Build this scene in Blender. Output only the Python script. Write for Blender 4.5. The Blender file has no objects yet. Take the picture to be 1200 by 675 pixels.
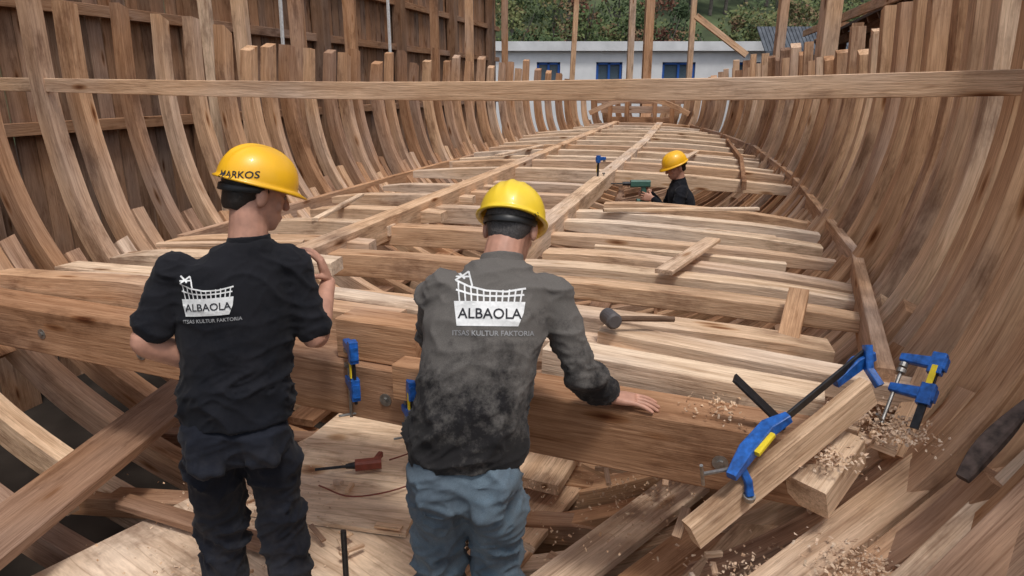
import bpy, bmesh, math, random
from mathutils import Vector, Matrix, noise
from mathutils.bvhtree import BVHTree
R = random.Random(11)
V = Vector
scene = bpy.context.scene
COL = scene.collection

# ------------------------------------------------------------------ materials
def mk(name):
    m = bpy.data.materials.new(name); m.use_nodes = True
    nt = m.node_tree; b = nt.nodes['Principled BSDF']
    return m, nt, b
def N(nt, t, **kw):
    n = nt.nodes.new(t)
    for k, v in kw.items():
        if k in n.inputs: n.inputs[k].default_value = v
        else: setattr(n, k, v)
    return n
def ramp(nt, fac, stops, interp='LINEAR'):
    r = nt.nodes.new('ShaderNodeValToRGB'); r.color_ramp.interpolation = interp
    e = r.color_ramp.elements
    while len(e) < len(stops): e.new(.5)
    for i, (p, c) in enumerate(stops):
        e[i].position = p; e[i].color = (c[0], c[1], c[2], 1) if len(c) == 3 else c
    nt.links.new(fac, r.inputs[0]); return r.outputs[0]
def mul(nt, a, b, fac=1.0, mode='MULTIPLY'):
    m = nt.nodes.new('ShaderNodeMix'); m.data_type = 'RGBA'; m.blend_type = mode
    m.inputs[0].default_value = fac if not hasattr(fac, 'links') else 0
    if hasattr(fac, 'links'): nt.links.new(fac, m.inputs[0])
    for s, x in ((m.inputs[6], a), (m.inputs[7], b)):
        if hasattr(x, 'links'): nt.links.new(x, s)
        else: s.default_value = (x[0], x[1], x[2], 1)
    return m.outputs[2]

def wood_material():
    m, nt, b = mk('sawn_wood'); L = nt.links.new
    g = N(nt, 'ShaderNodeAttribute', attribute_name='gpos')
    t = N(nt, 'ShaderNodeAttribute', attribute_name='tone')
    base = ramp(nt, t.outputs['Fac'], [(0, (.13, .10, .08)), (.3, (.36, .21, .125)), (.5, (.58, .345, .20)),
                                       (.72, (.78, .54, .35)), (1, (.92, .75, .56))])
    def mapped(sc):
        mp = N(nt, 'ShaderNodeMapping'); mp.inputs['Scale'].default_value = sc
        L(g.outputs['Vector'], mp.inputs[0]); return mp.outputs[0]
    n1 = N(nt, 'ShaderNodeTexNoise', Scale=1.0, Detail=5.0, Roughness=.65, Distortion=.8); L(mapped((1.1, 16, 16)), n1.inputs['Vector'])
    n2 = N(nt, 'ShaderNodeTexNoise', Scale=1.0, Detail=3.0, Roughness=.7); L(mapped((7, 120, 120)), n2.inputs['Vector'])
    n3 = N(nt, 'ShaderNodeTexNoise', Scale=1.0, Detail=6.0, Roughness=.7); L(mapped((1.8, 4.5, 4.5)), n3.inputs['Vector'])
    n4 = N(nt, 'ShaderNodeTexNoise', Scale=1.0, Detail=2.0, Roughness=.5); L(mapped((.55, 22, 22)), n4.inputs['Vector'])
    vo = N(nt, 'ShaderNodeTexVoronoi', Scale=1.0); L(mapped((1.7, 7, 7)), vo.inputs['Vector'])
    c = mul(nt, base, ramp(nt, n1.outputs[0], [(.3, (.66, .57, .50)), (.7, (1.12, 1.1, 1.08))]))
    c = mul(nt, c, ramp(nt, n2.outputs[0], [(.3, (.78, .75, .72)), (.65, (1.07, 1.07, 1.07))]))
    c = mul(nt, c, ramp(nt, n3.outputs[0], [(.33, (.48, .42, .39)), (.46, (.93, .92, .91)), (.75, (1.12, 1.12, 1.12))]), .9)
    c = mul(nt, c, ramp(nt, n4.outputs[0], [(.36, (1, 1, 1)), (.375, (.5, .4, .33)), (.39, (1, 1, 1)), (.485, (1, 1, 1)), (.50, (.55, .44, .36)), (.515, (1, 1, 1)), (.60, (1, 1, 1)), (.615, (.6, .5, .42)), (.63, (1, 1, 1))]), .55)
    gy = N(nt, 'ShaderNodeTexNoise', Scale=1.0, Detail=3.0); L(mapped((.7, 1.5, 1.5)), gy.inputs['Vector'])
    gf = N(nt, 'ShaderNodeMapRange'); L(gy.outputs[0], gf.inputs[0]); gf.inputs[1].default_value = .45; gf.inputs[2].default_value = .72; gf.inputs[4].default_value = .6
    hs = N(nt, 'ShaderNodeHueSaturation', Saturation=.5, Value=.88); L(c, hs.inputs['Color'])
    c = mul(nt, c, hs.outputs[0], gf.outputs[0], 'MIX')
    c = mul(nt, c, ramp(nt, vo.outputs['Distance'], [(.05, (.3, .18, .12)), (.12, (.75, .65, .55)), (.17, (1, 1, 1))]))
    L(c, b.inputs['Base Color']); b.inputs['Roughness'].default_value = .9
    b.inputs['Specular IOR Level'].default_value = .12
    bp = N(nt, 'ShaderNodeBump', Strength=.6, Distance=.005)
    ad = N(nt, 'ShaderNodeMath', operation='ADD'); L(n1.outputs[0], ad.inputs[0]); L(n2.outputs[0], ad.inputs[1])
    L(ad.outputs[0], bp.inputs['Height']); L(bp.outputs[0], b.inputs['Normal'])
    return m
WOOD = wood_material()

def simple(name, col, rough=.6, metal=0, var=.15, sc=30, bump=0., spec=.5, coat=0):
    m, nt, b = mk(name)
    tc = N(nt, 'ShaderNodeTexCoord'); n = N(nt, 'ShaderNodeTexNoise', Scale=sc, Detail=5.0)
    nt.links.new(tc.outputs['Object'], n.inputs['Vector'])
    c = mul(nt, col, ramp(nt, n.outputs[0], [(.3, (1 - var,) * 3), (.7, (1 + var,) * 3)]))
    nt.links.new(c, b.inputs['Base Color'])
    b.inputs['Roughness'].default_value = rough; b.inputs['Metallic'].default_value = metal
    b.inputs['Specular IOR Level'].default_value = spec; b.inputs['Coat Weight'].default_value = coat
    if bump:
        bp = N(nt, 'ShaderNodeBump', Strength=bump, Distance=.002)
        nt.links.new(n.outputs[0], bp.inputs['Height']); nt.links.new(bp.outputs[0], b.inputs['Normal'])
    return m
def fabric(name, c1, c2, dust=None, zr=None, sc=4, fine=600, dustamt=.5):
    m, nt, b = mk(name); L = nt.links.new
    tc = N(nt, 'ShaderNodeTexCoord')
    n = N(nt, 'ShaderNodeTexNoise', Scale=sc, Detail=6.0, Roughness=.65); L(tc.outputs['Object'], n.inputs['Vector'])
    f = N(nt, 'ShaderNodeTexNoise', Scale=fine, Detail=2.0); L(tc.outputs['Object'], f.inputs['Vector'])
    c = ramp(nt, n.outputs[0], [(.35, c1), (.65, c2)])
    if dust:
        sp = N(nt, 'ShaderNodeSeparateXYZ'); L(tc.outputs['Object'], sp.inputs[0])
        mr = N(nt, 'ShaderNodeMapRange'); L(sp.outputs[2], mr.inputs[0])
        mr.inputs[1].default_value = zr[0]; mr.inputs[2].default_value = zr[1]
        n2 = N(nt, 'ShaderNodeTexNoise', Scale=8.0, Detail=10.0, Roughness=.78); L(tc.outputs['Object'], n2.inputs['Vector'])
        n2m = N(nt, 'ShaderNodeMath', operation='MULTIPLY_ADD'); L(n2.outputs[0], n2m.inputs[0]); n2m.inputs[1].default_value = 3.0; n2m.inputs[2].default_value = -1.2
        a = N(nt, 'ShaderNodeMath', operation='ADD'); L(mr.outputs[0], a.inputs[0]); L(n2m.outputs[0], a.inputs[1])
        fa = ramp(nt, a.outputs[0], [(.35, (0, 0, 0)), (1.0, (dustamt * .8,) * 3)])
        bw = N(nt, 'ShaderNodeRGBToBW'); L(fa, bw.inputs[0])
        c = mul(nt, c, dust, bw.outputs[0], 'MIX')
    c = mul(nt, c, ramp(nt, f.outputs[0], [(.3, (.75,) * 3), (.7, (1.2,) * 3)]))
    L(c, b.inputs['Base Color']); b.inputs['Roughness'].default_value = .95
    b.inputs['Specular IOR Level'].default_value = .15
    b.inputs['Sheen Weight'].default_value = .05
    bp = N(nt, 'ShaderNodeBump', Strength=.3, Distance=.001); L(f.outputs[0], bp.inputs['Height']); L(bp.outputs[0], b.inputs['Normal'])
    return m
SKIN = simple('skin', (.50, .26, .18), .5, var=.18, sc=25, bump=.15, spec=.4)
HAIR = simple('dark_hair', (.02, .014, .01), .6, var=.5, sc=180, bump=.8)
HGREY = simple('grey_hair', (.06, .053, .05), .7, var=.5, sc=180, bump=.8)
YEL = simple('yellow_plastic', (.90, .47, .012), .38, var=.09, sc=9, coat=.12)
YEL2 = simple('pale_yellow_plastic', (.90, .62, .035), .38, var=.10, sc=9, coat=.12)
BLACKP = simple('black_plastic', (.015, .015, .015), .45)
WHITE_INK = simple('white_print', (.74, .74, .72), .8, var=.1, sc=90)
DARK_INK = simple('dark_print', (.02, .02, .025), .8)
GREY_INK = simple('grey_print', (.3, .3, .3), .8)
BLUE = simple('blue_enamel', (.012, .10, .38), .45, var=.45, sc=50, coat=.1, bump=.3)
STEEL = simple('steel', (.35, .34, .32), .45, .9, var=.3, sc=60)
DSTEEL = simple('dark_steel', (.035, .035, .038), .45, .6, var=.3, sc=60)
LABEL = simple('yellow_label', (.8, .6, .02), .5)
REDP = simple('red_plastic', (.22, .05, .03), .55)
BARKD = simple('rough_bark', (.085, .06, .05), .95, var=.7, sc=30, bump=1)
JACKET = fabric('black_polo', (.006, .007, .010), (.012, .013, .018), (.08, .07, .065), (-1.4, -.3), dustamt=.10)
TROUS = fabric('work_trousers', (.008, .009, .014), (.018, .020, .028), (.12, .10, .08), (-1.3, -2.6), dustamt=.15)
SWEAT = fabric('dusty_sweatshirt', (.013, .012, .013), (.030, .028, .027), (.165, .150, .135), (-1.00, -.58), dustamt=.98)
JEANS = fabric('blue_jeans', (.03, .06, .095), (.11, .175, .23), (.2, .2, .19), (-2.0, -1.0), sc=7, dustamt=.35)

# ------------------------------------------------------------------ mesh helpers
def obj(name, me, parent=None):
    o = bpy.data.objects.new(name, me); COL.objects.link(o)
    if parent: o.parent = parent
    return o
def empty(name):
    o = bpy.data.objects.new(name, None); COL.objects.link(o); o.empty_display_size = .2; return o
def cr(p0, p1, p2, p3, t):
    return .5 * ((2 * p1) + (p2 - p0) * t + (2 * p0 - 5 * p1 + 4 * p2 - p3) * t * t + (3 * p1 - p0 - 3 * p2 + p3) * t ** 3)
def spline(P, n):
    out = []
    for i in range(len(P) - 1):
        a = P[i - 1] if i > 0 else P[i] * 2 - P[i + 1]
        d = P[i + 2] if i + 2 < len(P) else P[i + 1] * 2 - P[i]
        for k in range(n): out.append(cr(a, P[i], P[i + 1], d, k / n))
    out.append(P[-1]); return out
def lerp_tab(tab, x):
    if x <= tab[0][0]: return tab[0][1]
    for (a, fa), (b, fb) in zip(tab, tab[1:]):
        if x <= b: return fa + (fb - fa) * (x - a) / (b - a)
    return tab[-1][1]

class Acc:
    def __init__(s): s.v = []; s.f = []; s.g = []; s.t = []
    def sweep(s, pts, side, w, h, tone=.7, ch=.004, seg=.18, wob=.0025, taper=None, skew=0):
        """rectangular timber along a path; w measured along 'side', h perpendicular"""
        pts = [V(p) for p in pts]
        if len(pts) == 2:
            n = max(1, int((pts[1] - pts[0]).length / seg))
            pts = [pts[0].lerp(pts[1], i / n) for i in range(n + 1)]
        off = V((R.uniform(-50, 50), R.uniform(-50, 50), R.uniform(-50, 50)))
        acc = 0; prev = None; rings = []; n = len(pts)
        side = V(side)
        for i, p in enumerate(pts):
            tg = (pts[min(i + 1, n - 1)] - pts[max(i - 1, 0)]).normalized()
            sd = (side - tg * side.dot(tg)).normalized(); up = sd.cross(tg).normalized()
            if prev is not None: acc += (p - prev).length
            prev = p
            k = taper(i / (n - 1)) if taper else 1
            W = w * (k if not isinstance(k, tuple) else k[0]) / 2; H = h * (k if not isinstance(k, tuple) else k[1]) / 2
            c = min(ch, W * .4, H * .4)
            nz = noise.noise_vector(p * 1.7 + off) * wob
            ring = []
            for (x, y) in ((-W + c, -H), (W - c, -H), (W, -H + c), (W, H - c), (W - c, H), (-W + c, H), (-W, H - c), (-W, -H + c)):
                e = 0
                if skew and i == 0: e = -skew * x
                if skew and i == n - 1: e = skew * y
                q = p + sd * x + up * y + nz + tg * e
                ring.append(len(s.v)); s.v.append(q); s.g.append(V((acc, x, y)) + off); s.t.append(tone)
            rings.append(ring)
        for a, b in zip(rings, rings[1:]):
            for j in range(8):
                k = (j + 1) % 8; s.f.append((a[j], a[k], b[k], b[j]))
        s.f.append(tuple(reversed(rings[0]))); s.f.append(tuple(rings[-1]))
    def box(s, c, ax, ay, L, w, h, tone=.7, **k):
        c = V(c); ax = V(ax).normalized()
        s.sweep([c - ax * L / 2, c + ax * L / 2], ay, w, h, tone, **k)
    def cyl(s, a, b, r, n=12, tone=.7, r2=None):
        a = V(a); b = V(b); d = (b - a).normalized(); u = d.orthogonal().normalized(); w = d.cross(u)
        r2 = r if r2 is None else r2
        off = V((R.uniform(-50, 50), 0, 0)); i0 = len(s.v)
        for p, rr, l in ((a, r, 0), (b, r2, (b - a).length)):
            for i in range(n):
                t = i / n * 2 * math.pi; x, y = math.cos(t) * rr, math.sin(t) * rr
                s.v.append(p + u * x + w * y); s.g.append(V((l, x, y)) + off); s.t.append(tone)
        for i in range(n):
            j = (i + 1) % n; s.f.append((i0 + i, i0 + j, i0 + n + j, i0 + n + i))
        s.f.append(tuple(i0 + n - 1 - i for i in range(n))); s.f.append(tuple(i0 + n + i for i in range(n)))
    def quad(s, p, tone=.7, scale=1):
        i0 = len(s.v)
        for q in p: s.v.append(V(q)); s.g.append(V(q)); s.t.append(tone)
        s.f.append(tuple(range(i0, i0 + len(p))))
    def done(s, name, mat=None, parent=None, smooth=False):
        me = bpy.data.meshes.new(name); me.from_pydata([tuple(v) for v in s.v], [], s.f)
        a = me.attributes.new('gpos', 'FLOAT_VECTOR', 'POINT'); a.data.foreach_set('vector', [c for v in s.g for c in v])
        a = me.attributes.new('tone', 'FLOAT', 'POINT'); a.data.foreach_set('value', s.t)
        me.materials.append(mat or WOOD)
        if smooth: me.polygons.foreach_set('use_smooth', [True] * len(me.polygons))
        me.update(); return obj(name, me, parent)

def plank(name, a, b, side, w, h, tone=.7, parent=None, mat=None, **k):
    A = Acc(); A.sweep([a, b], side, w, h, tone, **k); return A.done(name, mat, parent=parent)

# ------------------------------------------------------------------ ship frame
ANG = math.radians(16); SA, CA = math.sin(ANG), math.cos(ANG)
AX = V((SA, CA, 0)); SD = V((CA, -SA, 0))           # along ship / athwart (to starboard)
def P(s, w, z): return V((-1.76, 0, 0)) + AX * s + SD * w + V((0, 0, z))
WT = [(-1, 2.5), (2, 2.75), (5, 2.85), (9, 2.85), (12, 2.55), (15, 2.0), (17, 1.35), (18.2, .7), (19, .2)]
ZT = [(0, .66), (4, .64), (7, .45), (10, .44), (13, .45), (15, .36), (16.3, .15), (17.5, -.12), (19, -.2)]
ZB = [(0, -2.45), (11, -2.45), (15, -2.1), (18, -1.5), (19, -1.1)]
PROF = [(1, None), (1.01, -.1), (.985, -.6), (.93, -1.05), (.83, -1.45), (.66, -1.85), (.40, -2.2), (.04, -2.45)]
def section(s, sgn, dz=0):
    W = lerp_tab(WT, s); zb = lerp_tab(ZB, s); zt = lerp_tab(ZT, s) + dz
    c = []
    for f, z in PROF:
        if z is None: z = zt
        elif z < -.6: z = -.6 + (z + .6) * (zb + .6) / (-1.85)
        elif f == 1.01: z = min(z, zt - .15)
        c.append(P(s, sgn * W * f, z))
    return spline(c, 5)

ship = empty('wooden_ship_hull')
for sgn, nm, s0, dstep in ((-1, 'port_ribs', 1.3, .385), (1, 'starboard_ribs', 1.0, .315)):
    A = Acc(); s = s0
    while s < 18.8:
        tone = R.uniform(.36, .72) if sgn < 0 else R.uniform(.38, .78)
        dz = R.choice([R.uniform(-.07, .07), R.uniform(-.18, .14)]) if s < 15 else R.uniform(-.05, .05)
        sj = s + R.uniform(-.03, .03)
        path = section(sj, sgn, dz)
        wob = R.uniform(.84, 1.14)
        dw = SD * sgn * R.uniform(-.045, .045); ph = R.uniform(0, 6); am = R.uniform(0, .022)
        up = [p + dw + AX * am * math.sin(i * .3 + ph) for i, p in enumerate(path[:22])]
        wd = .115 if sgn < 0 else .118
        A.sweep(up, AX, wd * wob, .145 * wob, tone, ch=.003, skew=R.uniform(-.6, .6), taper=lambda t: (.94 + .1 * t, .8 + .35 * t))
        lo = [p + dw + AX * (wd * 1.12) for p in path[15 + R.choice([-1, 0, 0, 1]):]]
        A.sweep(lo, AX, wd * .98, .17, tone + R.uniform(-.16, .16), ch=.003, skew=R.uniform(-.3, .3))
        s += dstep * R.uniform(.9, 1.1)
    A.done(nm, parent=ship)
A = Acc()
A.sweep([P(0, 0, -2.62), P(6, 0, -2.62), P(12, 0, -2.6), P(16, 0, -2.2), P(18.4, 0, -1.4)], SD, .3, .3, .3)
A.sweep(spline([P(18.4, 0, -1.5), P(19.1, 0, -.8), P(19.4, 0, -.3), P(19.5, 0, .1)], 5), SD, .26, .3, .45)
A.done('keel_and_stem', parent=ship)
A = Acc()
for w in (-1.6, -.8, .8, 1.5):
    z = -2.02 - .22 * (1 - abs(w) / 1.9)
    A.sweep([P(3.6 + R.uniform(0, .6), w, z), P(13 + R.uniform(0, 2), w * .75, z + .03)], SD, .2, .05, R.uniform(.2, .45))
A.done('ceiling_planks', parent=ship)

# deck beams ---------------------------------------------------------
def camber(w): return .10 * (1 - (w / 2.7) ** 2)
DZ = [(0, -1.13), (8, -1.13), (18, -1.0)]
def beam(A, s, w0, w1, th=.14, wd=.13, tone=.8, dz=0, rot=0, taper=None):
    n = 9; pts = []; bow = R.uniform(-.035, .035)
    for i in range(n):
        w = w0 + (w1 - w0) * i / (n - 1)
        pts.append(P(s + rot * (w - w0) + bow * math.sin(math.pi * i / (n - 1)), w, lerp_tab(DZ, s) + camber(w) + dz))
    A.sweep(pts, AX, wd, th, tone, ch=.004, taper=taper)
def hw(s): return min(2.62, lerp_tab(WT, s) * .925)
tap = lambda t: (1, .55 + .45 * min(1, t * 5) * min(1, (1 - t) * 4 + .2))
A = Acc()
for s in (3.15, 3.5, 3.86, 4.25, 4.66, 5.1, 5.55, 6.02, 6.5):
    beam(A, s, .50 + R.uniform(-.1, .35), hw(s) - R.uniform(.0, .2) - max(0, (3.7 - s)) * .7, wd=R.uniform(.10, .17), th=R.uniform(.07, .13), tone=R.uniform(.72, 1.0), dz=R.uniform(-.02, .035), rot=R.uniform(-.07, .04), taper=tap)
for s in (4.03, 4.9, 5.8):
    beam(A, s, 1.0, 2.2, wd=.06, th=.06, tone=R.uniform(.8, 1), dz=.0, rot=R.uniform(-.09, .09))
for s, a in ((3.25, -1.78), (3.75, -1.75), (4.3, -1.85), (4.95, -1.6), (5.65, -1.55), (6.4, -1.8), (7.2, -1.65)):
    beam(A, s, a, -.5 + R.uniform(0, .2), wd=R.uniform(.12, .17), th=R.uniform(.08, .12), tone=R.uniform(.7, .98), dz=R.uniform(0, .05), rot=R.uniform(-.12, .08), taper=tap)
s = 8.35; k = 0
while s < 17.2:
    h = hw(s)
    beam(A, s, -min(h, 1.9) + R.uniform(0, .3), h - R.uniform(.02, .16), wd=.16, th=.15, tone=R.uniform(.7, .98), dz=R.uniform(-.01, .04), rot=R.uniform(-.03, .03), taper=tap)
    if k % 3 == 0 and s < 15: beam(A, s + .34, .6, h - .1, wd=.09, th=.09, tone=R.uniform(.75, 1))
    if k % 3 == 1 and s < 15: beam(A, s + .36, -min(h, 1.8), -.6, wd=.09, th=.09, tone=R.uniform(.7, .95))
    s += .78 * R.uniform(.93, 1.07); k += 1
for s in (3.35, 4.15, 5.0, 5.9, 6.8, 7.5):
    beam(A, s, -.62, .62, wd=.15, th=.14, tone=R.uniform(.6, .85), dz=-.02)
A.done('deck_beams', parent=ship)
A = Acc()
for w, th, to in ((-.58, .17, .74), (.60, .15, .84)):
    A.sweep([P(3.6, w, -1.0), P(8, w, -.985), P(12.5, w, -.95), P(17.0, w * .85, -.88)], SD, .14, th, to)
A.sweep([P(8, 2.05, -1.0), P(10.5, 2.1, -.98), P(13.2, 1.95, -.93)], SD, .05, .09, .35)
A.sweep([P(3.0, 2.35, -1.06), P(5, 2.6, -1.07), P(9, 2.62, -1.07), P(12, 2.35, -1.0), P(15, 1.8, -.98), P(17, 1.2, -.95)], SD, .06, .2, .6)
A.sweep([P(5.0, -2.42, -1.25), P(9, -2.45, -1.25), P(12, -2.2, -1.2), P(15, -1.75, -1.15), P(17, -1.15, -1.1)], SD, .07, .16, .55)
A.done('carlings_and_shelf', parent=ship)
A = Acc()
for z, hwid in ((-.80, .8), (-.55, .95), (-.33, 1.05)):
    A.box(P(17.6, 0, z), SD, AX, hwid * 2, .12, .16, R.uniform(.35, .6))
A.sweep(spline([P(17.1, -1.15, -.62), P(17.1, -.6, -.38), P(17.1, 0, -.28), P(17.1, .6, -.38), P(17.1, 1.15, -.62)], 4), AX, .12, .11, .62)
for w in (-.7, -.3, .35, .75): A.box(P(17.35, w, -.62), (0, 0, 1), SD, .8, .1, .08, .5)
A.done('bow_framework', parent=ship)

# heavy cross beam workers lean on -------------------------------------
bd = V((3.34, -1.33, 0)).normalized(); bn = V((-bd.y, bd.x, 0))
bf = V((.12, 2.19, 0))
A = Acc()
A.sweep([bf + bd * -3.3 + bn * .1 + V((0, 0, -1.165)), bf + bd * .88 + bn * .1 + V((0, 0, -1.165))], bn, .20, .23, .38, ch=.006)
A.done('cross_beam', parent=ship)
A = Acc()
A.sweep([bf + bd * -3.3 + bn * .28 + V((0, 0, -1.07)), bf + bd * -2.3 + bn * .28 + V((0, 0, -1.01)), bf + bd * -1.2 + bn * .27 + V((0, 0, -1.0)), bf + bd * -.75 + bn * .27 + V((0, 0, -1.0))], bn, .13, .17, .62)
A.sweep([bf + bd * -3.1 + bn * .52 + V((0, 0, -1.03)), bf + bd * -1.8 + bn * .48 + V((0, 0, -.97)), bf + bd * -.3 + bn * .47 + V((0, 0, -.99))], bn, .15, .09, .92)
A.sweep([bf + bd * -.1 + bn * .32 + V((0, 0, -1.03)), bf + bd * .9 + bn * .30 + V((0, 0, -1.06))], bn, .15, .12, .97)
A.sweep([bf + bd * .05 + bn * .57 + V((0, 0, -1.01)), bf + bd * 1.2 + bn * .52 + V((0, 0, -1.06))], bn, .13, .09, .88)
A.done('near_deck_beams', parent=ship)
A = Acc()
A.box(bf + bd * -.72 + bn * .12 + V((0, 0, -.965)), bd, bn, .36, .16, .165, .52)
A.box(bf + bd * -.48 + bn * -.02 + V((0, 0, -1.06)), bd, bn, .20, .10, .14, .46)
A.box(bf + bd * -.33 + bn * .2 + V((0, 0, -.985)), bn, bd, .36, .09, .13, .8)
A.box(bf + bd * -.22 + bn * .1 + V((0, 0, -1.02)), bn, bd, .26, .07, .06, .95)
A.done('wedge_blocks', parent=ship)
A = Acc()
for t in (-2.62, -1.96, -.66, .60, -3.0):
    c = bf + bd * t + V((0, 0, -1.17 + R.uniform(-.02, .02)))
    A.cyl(c, c - bn * .004, .026, 20); A.cyl(c - bn * .004, c - bn * .011, .011, 6)
A.done('beam_bolts', STEEL, ship)
bt = [(-5.3, 5.9, .035), (-2.9, 4.775, .0), (-.7, 3.743, -.025), (.8, 3.04, -.014), (2.05, 2.453, .018)]
A = Acc(); A.sweep(spline([V(p) for p in bt], 5), (.42, .90, 0), .032, .092, .74, ch=.003); A.done('cross_batten', parent=ship)

# ------------------------------------------------------------------ working platform, loose timber
def sheet(name, corners, z, th, tone):
    A = Acc(); c = [V((x, y, 0)) for x, y in corners]
    ax = (c[1] - c[0])
    off = V((R.uniform(-9, 9), R.uniform(-9, 9), 0))
    top = [V((p.x, p.y, z)) for p in c]; bot = [V((p.x, p.y, z - th)) for p in c]
    for p in top + bot: A.v.append(p); A.g.append(V((p.dot(ax.normalized()), p.dot(V((-ax.y, ax.x, 0)).normalized()) * .35, p.z)) + off); A.t.append(tone)
    m = len(c); A.f.append(tuple(range(m)))
    for i in range(m): A.f.append((i, i + m, (i + 1) % m + m, (i + 1) % m))
    return A.done(name)
sheet('plywood_sheet', [(-2.35, 2.15), (-1.2, 1.3), (-.36, 1.5), (-.40, 3.0), (-1.12, 3.9), (-1.72, 3.02)], -2.05, .02, .92)
sheet('plywood_sheet', [(-1.45, 2.95), (-.50, 2.75), (-.36, 3.85), (-1.10, 4.02)], -2.02, .022, .97)
A = Acc()
for y in (1.6, 2.35, 3.1, 3.8): A.sweep([(-2.4, y + .1, -2.13), (1.2, y - .25, -2.13)], (0, 1, 0), .12, .11, .4)
A.done('platform_joists')
def fl(name, x0, y0, x1, y1, z0, z1, w, h, tone):
    d = V((x1 - x0, y1 - y0, 0)); return plank(name, (x0, y0, z0), (x1, y1, z1), (-d.y, d.x, 0), w, h, tone)
fl('wooden_plank', -2.18, 2.0, -1.93, 3.85, -1.80, -1.74, .30, .05, .30)
fl('wooden_plank', -1.95, 2.98, -1.05, 2.62, -2.0, -2.0, .09, .04, .30)
for k, (L_, tn) in enumerate(((1.15, .80), (1.25, .46), (1.05, .85), (1.15, .52), (1.0, .74), (1.0, .42))):
    sx, sy = .0 + .15 * k, 2.16 - .19 * k; ja = R.uniform(-.05, .05)
    fl('wooden_plank', sx, sy, sx + (.78 + ja) * L_, sy + (.62 - ja) * L_, -1.96 + .012 * k, -1.76 + .04 * k + R.uniform(-.01, .02), R.uniform(.17, .205), .045, tn)
fl('wooden_plank', .10, 3.1, .36, 3.7, -1.98, -1.95, .3, .06, .85)
fl('wooden_plank', -.4, 3.55, .9, 3.2, -2.1, -2.1, .2, .05, .6)
fl('wooden_plank', -.3, 2.3, .6, 3.9, -2.12, -2.1, .26, .04, .7)
fl('wooden_plank', .5, 2.95, 1.5, 2.8, -1.72, -1.56, .12, .06, .75)
plank('clamped_board', (.52, 1.70, -1.25), (1.11, 1.95, -.91), (-.3, .9, 0), .045, .095, .84)
A = Acc(); A.box((.99, 1.90, -1.16), (.55, .45, .35), (-.6, .6, 0), .24, .13, .13, .92); A.done('timber_block')
A = Acc(); A.box((1.42, 2.16, -1.12), (.5, .45, .55), (-.6, .6, 0), .36, .12, .11, .72); A.done('timber_block')
plank('wooden_plank', (.50, 1.60, -1.60), (1.72, 2.1, -1.02), (-.4, .9, 0), .14, .06, .8)
plank('wooden_plank', (.72, 1.52, -1.60), (1.80, 1.88, -.92), (-.4, .9, 0), .2, .06, .6)
plank('wooden_plank', (.86, 1.42, -1.45), (1.75, 1.72, -.76), (-.4, .9, 0), .13, .09, .82)
plank('wooden_plank', (1.0, 1.36, -1.30), (1.72, 1.56, -.62), (-.4, .9, 0), .14, .1, .5)
plank('wooden_plank', (.92, 2.25, -1.4), (1.36, 3.1, -.95), (.9, -.4, 0), .09, .07, .6)
A = Acc(); A.sweep(spline([V(p) for p in ((1.19, 1.60, -1.00), (1.26, 1.63, -.94), (1.34, 1.66, -.885), (1.42, 1.69, -.83))], 6), (-.4, .9, 0), .05, .03, .1, ch=.01, wob=.035, taper=lambda t: .5 + .6 * abs(math.sin(math.pi * (t * .9 + .1)))); A.done('bark_offcut', BARKD)
# thin strips and battens lying across the beams
for (s0, w0, s1, w1, wd_, tn) in ((4.1, 1.5, 5.0, 1.75, .10, .8), (4.9, -1.1, 6.1, -1.35, .05, .9), (5.9, .9, 6.3, 2.1, .05, .95), (3.9, -1.6, 4.2, -.75, .06, .8), (9.5, -1.1, 11.2, -.9, .08, .9), (9.2, 1.3, 10.9, 1.5, .07, .85)):
    z = -.985 if s0 < 8 else -.94
    plank('loose_batten', P(s0, w0, z + .03), P(s1, w1, z + .03), SD if abs(s1 - s0) > .5 else AX, wd_, .025, tn)
OFF = Acc()
for i in range(110):
    cx, cy, cz = R.choice([(.75, 1.75, -1.50), (.9, 2.3, -1.45), (.6, 2.75, -1.65), (1.2, 2.35, -1.2), (-.1, 2.75, -2.0), (-1.0, 2.7, -2.0), (.8, 2.5, -1.5), (1.1, 2.05, -1.1)])
    d = V((R.uniform(-1, 1), R.uniform(-1, 1), R.uniform(-.2, .2))); q = .12 if cz > -1.2 else .16
    if cx == -1.0: q = .4; cz = -1.995
    OFF.box((cx + R.gauss(0, q), cy + R.gauss(0, q), cz + (R.uniform(-.02, .04) if cx != -1.0 else 0)), d, (-d.y, d.x, 0), R.uniform(.03, .14), R.uniform(.012, .045), R.uniform(.008, .025), R.uniform(.6, 1), ch=.002)
OFF.done('wood_offcuts')
# ------------------------------------------------------------------ wood shavings
A = Acc()
for (cx, cy, cz, r, n) in ((.98, 1.88, -1.09, .08, 300), (1.22, 1.95, -1.05, .09, 500), (.82, 1.75, -1.5, .16, 900), (.5, 2.6, -1.72, .35, 400), (-.2, 2.7, -2.0, .25, 200), (-1.3, 3.0, -2.0, .4, 450), (.7, 2.1, -1.04, .1, 80), (1.3, 2.3, -1.1, .14, 450), (1.0, 1.62, -1.32, .12, 500), (-1.2, 2.3, -2.04, .4, 300)):
    for i in range(n):
        p = V((cx + R.gauss(0, r * .6), cy + R.gauss(0, r * .6), cz + R.uniform(-.012, .015)))
        a = V((R.uniform(-1, 1), R.uniform(-1, 1), R.uniform(-.3, .5))).normalized() * R.uniform(.003, .009)
        b = a.cross(V((R.uniform(-1, 1), R.uniform(-1, 1), 1))).normalized() * R.uniform(.002, .0045)
        A.quad([p - a - b, p + a - b, p + a * .8 + b + V((0, 0, .004)), p - a + b], R.uniform(.7, 1))
A.done('wood_shavings')

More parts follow.
